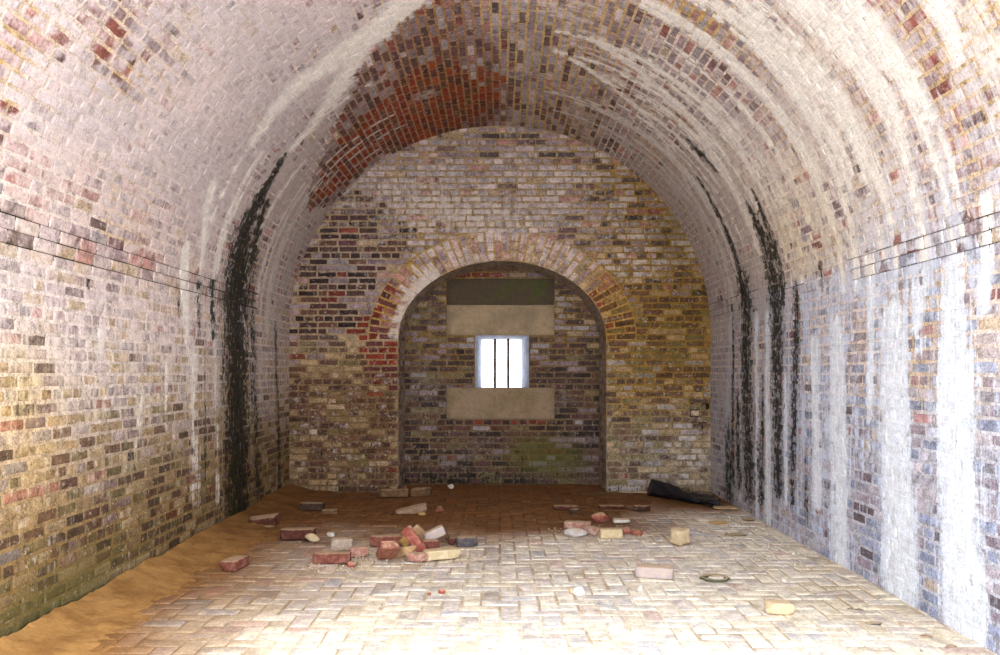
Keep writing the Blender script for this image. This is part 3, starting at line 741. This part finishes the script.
def floormap(U, V, D):
    z = D + (fbm(U * 1.3, V * 1.3, 61, 3) - .5) * .02
    return np.stack([U, V, z], -1)
s = Shell(); hb = []
PW = .1085
for i in range(-26, 26):
    for j in range(0, 100):
        x, y = i * PW, Y0 + j * PW; k = (i - j) % 4
        if k == 0: a = (x, x + 2 * PW, y, y + PW)
        elif k == 3: a = (x, x + PW, y, y + 2 * PW)
        else: continue
        cx, cy = (a[0] + a[1]) / 2, (a[2] + a[3]) / 2
        if cy > YB + .05 and abs(cx - NCX) > NA + .1 or cy > YN + .1 or abs(cx) > RA + .1: continue
        hb.append(a)
MJ = .005
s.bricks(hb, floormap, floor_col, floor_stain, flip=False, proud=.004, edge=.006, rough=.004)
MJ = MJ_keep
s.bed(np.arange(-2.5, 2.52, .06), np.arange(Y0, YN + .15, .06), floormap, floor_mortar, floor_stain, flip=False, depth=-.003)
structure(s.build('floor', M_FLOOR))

# ground outside the open front
M_GROUND = plain_material('pale_sand_ground', (214, 210, 204), (202, 196, 188), sc=2)
bm = bmesh.new(); K = 24
gv = [[bm.verts.new((-14 + 28 * i / K, Y0 - 16 * j / K, -.03 - .1 * j / K + .03 * mnoise.noise(Vector((i, j, 3)) * .6) * (j > 0))) for j in range(K + 1)] for i in range(K + 1)]
for i in range(K):
    for j in range(K): bm.faces.new((gv[i][j], gv[i][j + 1], gv[i + 1][j + 1], gv[i + 1][j]))
structure(link('ground', bm, M_GROUND, smooth=True))

# sand drifted along the foot of the left wall and into the far corner
M_SAND = plain_material('ochre_sand', (182, 136, 78), (152, 108, 58), sc=5, bump=1, dist=.015)
nt = M_SAND.node_tree; bs = nt.nodes['Principled BSDF']; src = bs.inputs['Base Color'].links[0].from_socket
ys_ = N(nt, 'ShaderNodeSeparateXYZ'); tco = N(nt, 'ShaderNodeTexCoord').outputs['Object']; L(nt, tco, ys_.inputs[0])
far_tone = step_(nt, math_(nt, 'ADD', ys_.outputs[1], math_(nt, 'MULTIPLY', noise_(nt, tco, 2.2, 5), 3.0)), 7.2, 9.6)  # sand colour darkens gradually with depth towards the back wall
L(nt, mix_(nt, far_tone, src, mix_(nt, 1.0, src, (.50, .42, .36, 1), 'MULTIPLY')), bs.inputs['Base Color'])
us = np.arange(.03, 1.5, .025); ys = np.arange(2.0, YB + .05, .035)
Ug, Yg = np.meshgrid(us, ys, indexing='ij')
wd = .36 + .36 * (fbm(Yg * .8, Yg * 0 + 2, 14, 3) - .4) + .25 * sm(7, 9, Yg)
h = .085 * np.exp(-Ug / .16) * (.5 + fbm(Yg * 2, Ug * 2, 17, 3)) + .030 * (1 - Ug / wd) + (fbm(Ug * 6, Yg * 6, 18, 5) - .5) * .030 + (vn(Ug * 31, Yg * 31, 19) - .5) * .010 + (vn(Ug * 14, Yg * 14, 23) > .86) * .008 - .006
h = np.where(Ug > wd * 1.5, -.03, h)
Vs = np.stack([-RA - .01 + Ug, Yg, h], -1)
na, nb2 = Ug.shape; q = quad_grid(1, na, nb2, True)
zc = h.ravel()[q].max(1); q = q[zc > -.014]
used, inv = np.unique(q.ravel(), return_inverse=True)
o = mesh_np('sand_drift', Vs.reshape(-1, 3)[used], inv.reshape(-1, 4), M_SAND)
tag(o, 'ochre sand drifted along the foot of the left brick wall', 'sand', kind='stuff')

# ------------------------------------------------------------------ loose bricks and stones
MC = {}
def mc(c, c2=None, **k):
    key = (c, c2)
    if key not in MC: MC[key] = plain_material('loose_masonry', c, c2, sc=26, bump=.8, dust=.7, **k)
    return MC[key]
RED_ = mc((120, 66, 54), (156, 106, 90)); DKR = mc((84, 44, 36), (110, 70, 54)); ORG = mc((150, 88, 68), (180, 130, 106)); PNK = mc((172, 118, 102), (210, 182, 166))
TAN = mc((176, 138, 98), (200, 170, 130)); YEL = mc((206, 184, 142), (224, 206, 172)); GRYB = mc((170, 152, 134), (200, 184, 166)); SLT = mc((84, 78, 80), (120, 112, 112)); BRN = mc((108, 78, 54), (134, 102, 72))
WHT = mc((228, 222, 210), (206, 198, 184)); GRW = mc((200, 194, 190), (172, 166, 162)); CRM = mc((214, 192, 156), (198, 174, 138)); ROS = mc((160, 84, 70), (190, 128, 110)); LAV = mc((200, 180, 168), (186, 172, 172)); DKB = mc((66, 48, 38), (90, 68, 52)); OCH = mc((198, 158, 94), (184, 146, 84)); MOS = mc((96, 94, 70), (76, 78, 60))
seedc = [0]
def put(name, bm, m, px, py, rot=(0, 0, 0), z=None, label='', cat='brick', group=None, back=0.0, sink=.0, smooth=True):
    """stand a piece on the floor with its near foot seen at photo point (px, py)"""
    R = Euler([math.radians(a) for a in rot]).to_matrix().to_4x4()
    bmesh.ops.transform(bm, matrix=R, verts=bm.verts[:])
    mn = [min(v.co[i] for v in bm.verts) for i in range(3)]; mx = [max(v.co[i] for v in bm.verts) for i in range(3)]
    X, Y = PF(px, py, 0 if z is None else z)
    bmesh.ops.translate(bm, verts=bm.verts[:], vec=(-(mn[0] + mx[0]) / 2, -mn[1], -mn[2]))
    o = link(name, bm, m, smooth=smooth); o.location = (X, Y + back, (.004 if z is None else z) - sink)
    return tag(o, label, cat, group)
def brick(px, py, m, label, dims=(.225, .108, .066), rot=(0, 0, 0), z=None, broken=None, name='loose_brick', cat='brick', group=None, **k):
    seedc[0] += 1
    sink = k.pop('sink', 0.0); back = k.pop('back', 0.0)
    return put(name, block_bm(*dims, seed=seedc[0], broken=broken, **k), m, px, py, rot, z, label, cat, group, back=back, sink=sink)
def stone(px, py, m, label, dims, rot=(0, 0, 0), z=None, name='stone', cat='stone', group=None, sink=.004, **k):
    seedc[0] += 1
    return put(name, stone_bm(*dims, seed=seedc[0], **k), m, px, py, rot, z, label, cat, group, sink=sink)

# left side
brick(229, 573, RED_, 'red brick lying alone by the sand at the left wall, its end towards us', rot=(0, 0, 82), dims=(.22, .11, .066))
brick(296, 541, DKR, 'dark red brick with tan top, a cream lump leaning at its right end', rot=(0, 0, 3), dims=(.26, .12, .08))
stone(311, 543, CRM, 'cream crumbly lump at the right end of the dark red brick', (.115, .08, .066))
stone(330, 537, WHT, 'small round white pebble between dark brick and grey brick', (.06, .05, .035), cat='pebble', name='pebble')
brick(311, 511.5, DKB, 'blackish brick lying flat in the shadow of the left far corner', rot=(0, 0, -2), dims=(.225, .10, .07))
brick(329, 514, BRN, 'low brown brick half buried right of the blackish corner brick', rot=(0, 0, 4), dims=(.14, .10, .05), sink=.02)
brick(261, 527, DKR, 'broken brown brick half buried in the sand at foot of left wall', rot=(8, -6, 12), dims=(.26, .13, .08), sink=.022, broken=.9)
brick(268, 530, BRN, 'thin brown chip in the sand before the half buried brick', rot=(0, 0, 20), dims=(.09, .05, .025), name='brick_chip', cat='brick chip')
brick(330.5, 565, RED_, 'dark pinkish red brick lying lengthwise, left of the main heap', rot=(0, 0, 2), dims=(.25, .10, .07))
brick(357, 558, PNK, 'pale pink brick end behind right tip of the lengthwise red brick', rot=(0, 0, 14), dims=(.13, .11, .06), back=.0, broken=.95)
brick(340, 553, GRYB, 'grey tan brick standing behind the lengthwise red brick', rot=(0, 0, 6), dims=(.155, .09, .085), back=.03)
stone(350, 568, ROS, 'small red brick fragment at the right foot of the lengthwise brick', (.055, .05, .04), name='brick_fragment', cat='brick fragment')
# heap
brick(384, 549, RED_, 'deep red brick lying flat at the back left of the heap', rot=(0, 0, 5), dims=(.235, .105, .075), back=.05)
brick(385, 567, mc((150, 92, 76), (182, 134, 112)), 'reddish brown brick leaning down towards us at the heap left front', rot=(0, 30, 108), dims=(.24, .125, .055))
brick(404, 562, TAN, 'rough brown tan half brick beside the leaning reddish brown brick', rot=(0, 18, 130), dims=(.15, .10, .06), broken=.85)
brick(404, 550, OCH, 'tan brick fragment propped between leaning brick and steeply tilted brick', rot=(0, -40, 30), dims=(.105, .07, .06), broken=.9, back=.06)
brick(413.5, 557, mc((158, 84, 70), (188, 124, 106)), 'salmon red brick tilted steeply across the heap middle', rot=(0, 50, -12), dims=(.215, .07, .07), back=.02)
brick(419, 547, TAN, 'dusty tan slab standing behind the tilted salmon brick', rot=(0, 42, -10), dims=(.15, .06, .05), back=.15)
brick(430, 552, RED_, 'dull red brick lying low in the middle of the heap', rot=(0, 0, 12), dims=(.125, .09, .065), back=.04)
brick(433, 545, LAV, 'pinkish white brick lifted at its right end on top of heap back', rot=(0, -24, 8), dims=(.16, .09, .07), back=.06, z=.028)
brick(443, 547, BRN, 'thin brown slab leaning at the heap back right', rot=(0, 58, -8), dims=(.115, .07, .028), back=.20)
brick(417, 563, PNK, 'pale pink half brick with white mortar end at heap front', rot=(0, 0, -4), dims=(.145, .085, .055))
brick(441, 562, YEL, 'long pale yellow brick lying angled at the heap front right', rot=(0, 0, 22), dims=(.255, .10, .066))
stone(452, 546, DKR, 'small dark red shard between the yellow and the slate brick', (.07, .05, .06), name='brick_fragment', cat='brick fragment')
brick(466, 549, SLT, 'dark slate grey brick at the right end of the heap', rot=(0, 0, 10), dims=(.155, .10, .07), back=.02)
# far left and niche foot
brick(393.5, 498, BRN, 'long brown brick lying against the pier at left of niche', rot=(0, 0, 3), dims=(.30, .12, .075))
brick(420, 497, BRN, 'shorter brown broken brick right of the long brown one at niche corner', rot=(5, -4, -10), dims=(.205, .12, .075), broken=.92, sink=.01, back=.04)
stone(450.5, 489, WHT, 'small cream stone at the foot of the dark niche wall', (.075, .06, .055))
stone(405.5, 488.5, ROS, 'tiny pink chip behind the two brown bricks at niche corner', (.034, .03, .03), z=.0, name='brick_chip', cat='brick chip')
brick(410, 515, mc((150, 122, 98), (176, 150, 126)), 'pale wedge shaped grey stone slab on the brown floor before the niche', rot=(0, 0, 190), dims=(.285, .16, .085), taper=.75, chip=1)
brick(420.5, 516, OCH, 'thin orange sliver in front of the pale wedge slab', rot=(0, 0, 2), dims=(.10, .04, .025), name='brick_chip', cat='brick chip')
stone(440, 512, ORG, 'small orange brick fragment right of the pale wedge slab', (.08, .07, .05), name='brick_fragment', cat='brick fragment')
# right group
stone(601, 523, ROS, 'coral red angular chunk on top back of the right hand group', (.16, .12, .085), facets=7, name='brick_chunk', cat='brick chunk')
brick(579, 531, PNK, 'dusty pink brick lying at the back left of the right hand group', rot=(0, 0, -10), dims=(.22, .11, .05), back=.06)
brick(594, 537, PNK, 'long mauve pink brick slanting away in the right hand group', rot=(0, 0, 128), dims=(.22, .09, .055), back=.0)
stone(576, 538.5, GRW, 'greyish white rough stone at the left of the right hand group', (.19, .13, .075), facets=6)
brick(611.5, 539.5, YEL, 'pale yellow brick front of the right hand group', rot=(0, 0, 7), dims=(.175, .10, .07))
stone(626.5, 535.5, ROS, 'red brick lump touching the yellow brick at its right', (.085, .08, .06), name='brick_fragment', cat='brick fragment')
stone(638, 536.5, ORG, 'orange pink round lump at the right end of right hand group', (.095, .08, .058), name='brick_fragment', cat='brick fragment')
brick(622.5, 524, WHT, 'white flat block behind the right hand group', rot=(0, 0, -4), dims=(.145, .10, .03))
brick(682, 547.5, CRM, 'cream cube shaped stone standing alone right of the brick group', rot=(4, -3, 32), dims=(.125, .105, .115), rnd=.02, rough=.012, chip=1, name='stone', cat='stone')
brick(566, 510.5, DKR, 'dark red brick edge lying flat on the far floor', rot=(0, 0, -2), dims=(.235, .10, .035))
brick(575, 514, DKB, 'small dark broken brick in front of the flat dark red brick', rot=(0, 0, -8), dims=(.10, .07, .035), broken=.9)
brick(612, 509, DKR, 'low dark red brick strip on the far floor before the right pier', rot=(0, 0, -1), dims=(.25, .07, .025))
brick(643, 512, DKB, 'dark brown ragged brick left of the black plastic bag', rot=(0, 0, -12), dims=(.15, .09, .045), broken=.88, chip=1)
# foreground
brick(657, 581, LAV, 'pinkish lavender brick lying alone in the right foreground', rot=(3, 0, -16), dims=(.235, .105, .07), chip=1)
stone(580, 596.5, WHT, 'white rounded stone on the foreground paving', (.075, .065, .055))
stone(574, 595, CRM, 'tan pebble touching the left of the white rounded stone', (.055, .05, .035), name='pebble', cat='pebble')
stone(640.5, 592, WHT, 'thin white flake standing up near the lavender brick', (.028, .03, .04))
brick(783, 617, CRM, 'broken cream brick with ragged right end in the right foreground', rot=(0, 0, -12), dims=(.165, .105, .06), broken=.9, chip=1)
stone(785, 583, WHT, 'small white chip on the right side paving by a red edge', (.036, .03, .028), name='pebble', cat='pebble')
stone(441.5, 594, ROS, 'bright red crumb, larger of two in the centre foreground', (.045, .035, .03), name='brick_chip', cat='brick chip')
stone(429, 595.5, ROS, 'bright red crumb, smaller left one of two in centre foreground', (.024, .022, .018), name='brick_chip', cat='brick chip')
stone(720, 524.5, OCH, 'flat ochre sand lump on the floor before the black bag', (.20, .14, .022), rough=.3, facets=2, name='sand_lump', cat='sand lump')
stone(750, 521.5, BRN, 'flat dark brown stone near the foot of the right wall', (.12, .08, .022), facets=3)
stone(738, 537, MOS, 'dark mossy green clod on the floor beside the right wall', (.19, .12, .020), rough=.5, facets=2, name='moss_clod', cat='clod')
def shell_bits(px, py, w, label):
    t = stone(px, py, WHT, label, (w, w * .8, .022), facets=1, rough=.1, name='white_cobble', cat='cobble', sink=.004)
shell_bits(718, 580.5, .10, 'round white cobble in a dark mossy hollow of the foreground paving')
shell_bits(693, 601.5, .085, 'round white cobble by a red paver in the right foreground')
# mossy rim round the first cobble
bm = bmesh.new(); R0 = []
for i in range(36):
    a = 2 * PI * i / 36; k = 1 + .25 * mnoise.noise(Vector((math.cos(a) * 2, math.sin(a) * 2, 1)))
    ring = []
    for j in range(6):
        b = 2 * PI * j / 6; r = .062 * k + .011 * (1 + .8 * math.sin(a + .6)) * math.cos(b)
        ring.append(bm.verts.new((r * 1.25 * math.cos(a), r * 1.15 * math.sin(a), .006 + .010 * math.sin(b))))
    R0.append(ring)
for i in range(36):
    for j in range(6): bm.faces.new((R0[i][j], R0[(i + 1) % 36][j], R0[(i + 1) % 36][(j + 1) % 6], R0[i][(j + 1) % 6]))
bmesh.ops.recalc_face_normals(bm, faces=bm.faces[:])
put('moss_ring', bm, MOS, 718, 582.5, label='dark mossy ring round a white cobble in the foreground paving', cat='moss', sink=.004)
def leaf(px, py, l, w, m, rot, label, name='leaf', cat='leaf'):
    bm = bmesh.new(); K = 10; rows = []
    for sgn in (1, -1):
        rows.append([[bm.verts.new((l * (i / K - .5), w * .5 * (j - 1) * math.sin(PI * min(max(i / K, .02), .98)) ** .8, abs(.006 * math.sin(i * .3)) + .003 * (j - 1) ** 2 + (.0015 if sgn > 0 else 0))) for j in range(3)] for i in range(K + 1)])
    for rr, f in zip(rows, (1, 0)):
        for i in range(K):
            for j in range(2):
                q = (rr[i][j], rr[i + 1][j], rr[i + 1][j + 1], rr[i][j + 1]); bm.faces.new(q if f else q[::-1])
    for i in range(K):
        for j in (0, 2): bm.faces.new((rows[0][i][j], rows[0][i + 1][j], rows[1][i + 1][j], rows[1][i][j]))
    bmesh.ops.recalc_face_normals(bm, faces=bm.faces[:])
    put(name, bm, m, px, py, (0, 0, rot), label=label, cat=cat)
leaf(928, 639, .055, .022, ORG, -35, 'rust brown dry leaf nearest the right wall in the foreground')
leaf(860, 612, .045, .022, SLT, -20, 'small dark leaf, right one of a pair on the right foreground')
leaf(851, 611, .030, .020, BRN, -40, 'small brown leaf, left one of a pair on the right foreground')
leaf(952, 649, .06, .02, PNK, 5, 'pinkish dry leaf at the lower right edge of the floor')
stone(876, 626, SLT, 'flat dark chip on the right foreground paving below the leaf pair', (.085, .05, .016), facets=3, name='brick_chip', cat='brick chip')

# black plastic bag heaped against the right pier
m, nt, bs = nodes('black_plastic')
tc = N(nt, 'ShaderNodeTexCoord').outputs['Object']; nz = noise_(nt, scale_(nt, tc, (3, 9, 9)), 3, 5, .6)
bs.inputs['Base Color'].default_value = lin4((20, 22, 30)); bs.inputs['Roughness'].default_value = .20; bs.inputs['Specular IOR Level'].default_value = .6
bp = N(nt, 'ShaderNodeBump'); bp.inputs['Strength'].default_value = .9; bp.inputs['Distance'].default_value = .03; L(nt, nz, bp.inputs['Height']); L(nt, bp.outputs[0], bs.inputs['Normal'])
M_BAG = m
bm = bmesh.new(); rings = []; KU, KV = 60, 40
ax, ay = PF(649, 497); bx_, by_ = PF(722, 509)
for i in range(KU + 1):
    u = i / KU
    px_, py_ = ax + (bx_ - ax) * u, ay + (by_ - ay) * u + .10 + .10 * u
    hh = (.085 * (1 - sm(.05, .6, u)) + .075 + .035 * math.exp(-((u - .42) / .12) ** 2)) * float(min(1, math.sqrt(max(u, 0) / .06 + .02)))
    ww = (.08 + .16 * float(sm(0, .6, u))) * float(min(1, math.sqrt(max(u, 0) / .06 + .02))) * (1 if u < .95 else 1 - .3 * (u - .95) / .05)
    ring = []
    for j in range(KV):
        a = 2 * PI * j / KV; c, sn = math.cos(a), math.sin(a)
        wr = 1 + .22 * mnoise.noise(Vector((u * 5, c * 2.2, sn * 2.2))) + .16 * mnoise.noise(Vector((u * 9 + 4, c * 6, sn * 6)))
        fold = .012 * math.sin(a * 5 + u * 9)
        z = hh * .48 + hh * .55 * sn * wr + fold * max(sn, 0)
        ring.append(bm.verts.new((px_ + .02 * mnoise.noise(Vector((u * 8, a, 3))), py_ + ww * c * wr, max(z, .0 + .004 * mnoise.noise(Vector((u * 7, a, 1)))))))
    rings.append(ring)
for i in range(KU):
    for j in range(KV): bm.faces.new((rings[i][j], rings[i][(j + 1) % KV], rings[i + 1][(j + 1) % KV], rings[i + 1][j]))
bm.faces.new(rings[0]); bm.faces.new(rings[-1][::-1])
bmesh.ops.recalc_face_normals(bm, faces=bm.faces[:])
bag = link('plastic_bag', bm, M_BAG, smooth=True); bag.location.z = .006
tag(bag, 'crumpled black plastic bag lying before the right pier of the back wall', 'plastic bag')
brick(728, 510.5, TAN, 'tan cardboard scrap at the right end of the black plastic bag', rot=(0, 0, -4), dims=(.22, .13, .018), name='cardboard_scrap', cat='cardboard', chip=1, back=.02)
brick(700, 501, DKB, 'dark brown board lying behind the black plastic bag in right corner', rot=(0, 0, -3), dims=(.45, .17, .02), name='board', cat='board', chip=.2, back=.30)

# crumbs of mortar and brick round the heaps
def crumbs(name, c, n, rx, ry, m, label, seed, lo=.003, hi=.009):
    rg = random.Random(seed); bm = bmesh.new()
    for _ in range(n):
        r = rg.uniform(lo, hi); a = rg.uniform(0, 2 * PI); k = math.sqrt(rg.random())
        M = Matrix.Translation((c[0] + rx * k * math.cos(a), c[1] + ry * k * math.sin(a), r * .4 + .002)) @ Euler((rg.random() * 6, rg.random() * 6, rg.random() * 6)).to_matrix().to_4x4() @ Matrix.Diagonal((rg.uniform(.7, 1.4), 1, rg.uniform(.5, 1), 1))
        bmesh.ops.create_icosphere(bm, subdivisions=1, radius=r, matrix=M)
    for v in bm.verts: v.co += Vector((mnoise.noise(v.co * 90), mnoise.noise(v.co * 90 + Vector((5, 0, 0))), 0)) * .003
    tag(link(name, bm, m), label, 'rubble', kind='stuff')
crumbs('brick_crumbs', PF(410, 556), 240, .55, .35, YEL, 'tan crumbs of brick and mortar strewn round the main heap', 1)
crumbs('brick_crumbs', PF(600, 533), 220, .45, .35, GRYB, 'greyish crumbs strewn round the right hand brick group', 2)
crumbs('brick_crumbs', PF(335, 568), 70, .25, .18, CRM, 'pale grey crumbs before the lengthwise red brick', 3)
crumbs('lime_crumbs', (1.95, 6.9), 150, .30, 1.1, WHT, 'white lime flakes fallen along the foot of the right wall', 4)

# ------------------------------------------------------------------ daylight
w = bpy.data.worlds.new('sky'); bpy.context.scene.world = w; w.use_nodes = True
nt = w.node_tree; bg = nt.nodes['Background']
tcw = N(nt, 'ShaderNodeTexCoord').outputs['Generated']; sp = N(nt, 'ShaderNodeSeparateXYZ'); L(nt, tcw, sp.inputs[0])
L(nt, mix_(nt, step_(nt, sp.outputs[2], -.1, .7), (.92, .96, 1.0, 1), (.74, .86, 1.0, 1)), bg.inputs['Color'])
bg.inputs['Strength'].default_value = 3.5
sun = bpy.data.lights.new('sun', 'SUN'); sun.energy = 2.3; sun.angle = math.radians(30); sun.color = (1, .99, .98)
so = bpy.data.objects.new('sun', sun); C.objects.link(so); so.rotation_euler = (math.radians(30), 0, math.radians(3))

# ------------------------------------------------------------------ camera
cam = bpy.data.cameras.new('camera'); co = bpy.data.objects.new('camera', cam); C.objects.link(co)
co.location = (0, 0, EYE); co.rotation_euler = (PI / 2, 0, 0)
cam.sensor_width = 36; cam.lens = 36 * F / 1000; cam.shift_y = (HY - 327.5) / 1000; cam.clip_start = .05
sc = bpy.context.scene; sc.camera = co
sc.view_settings.view_transform = 'Standard'; sc.view_settings.look = 'None'; sc.view_settings.gamma = 1
sc.view_settings.use_curve_mapping = False; sc.view_settings.exposure = 0.75
try:
    sc.cycles.max_bounces = 10; sc.cycles.diffuse_bounces = 8
except Exception: pass
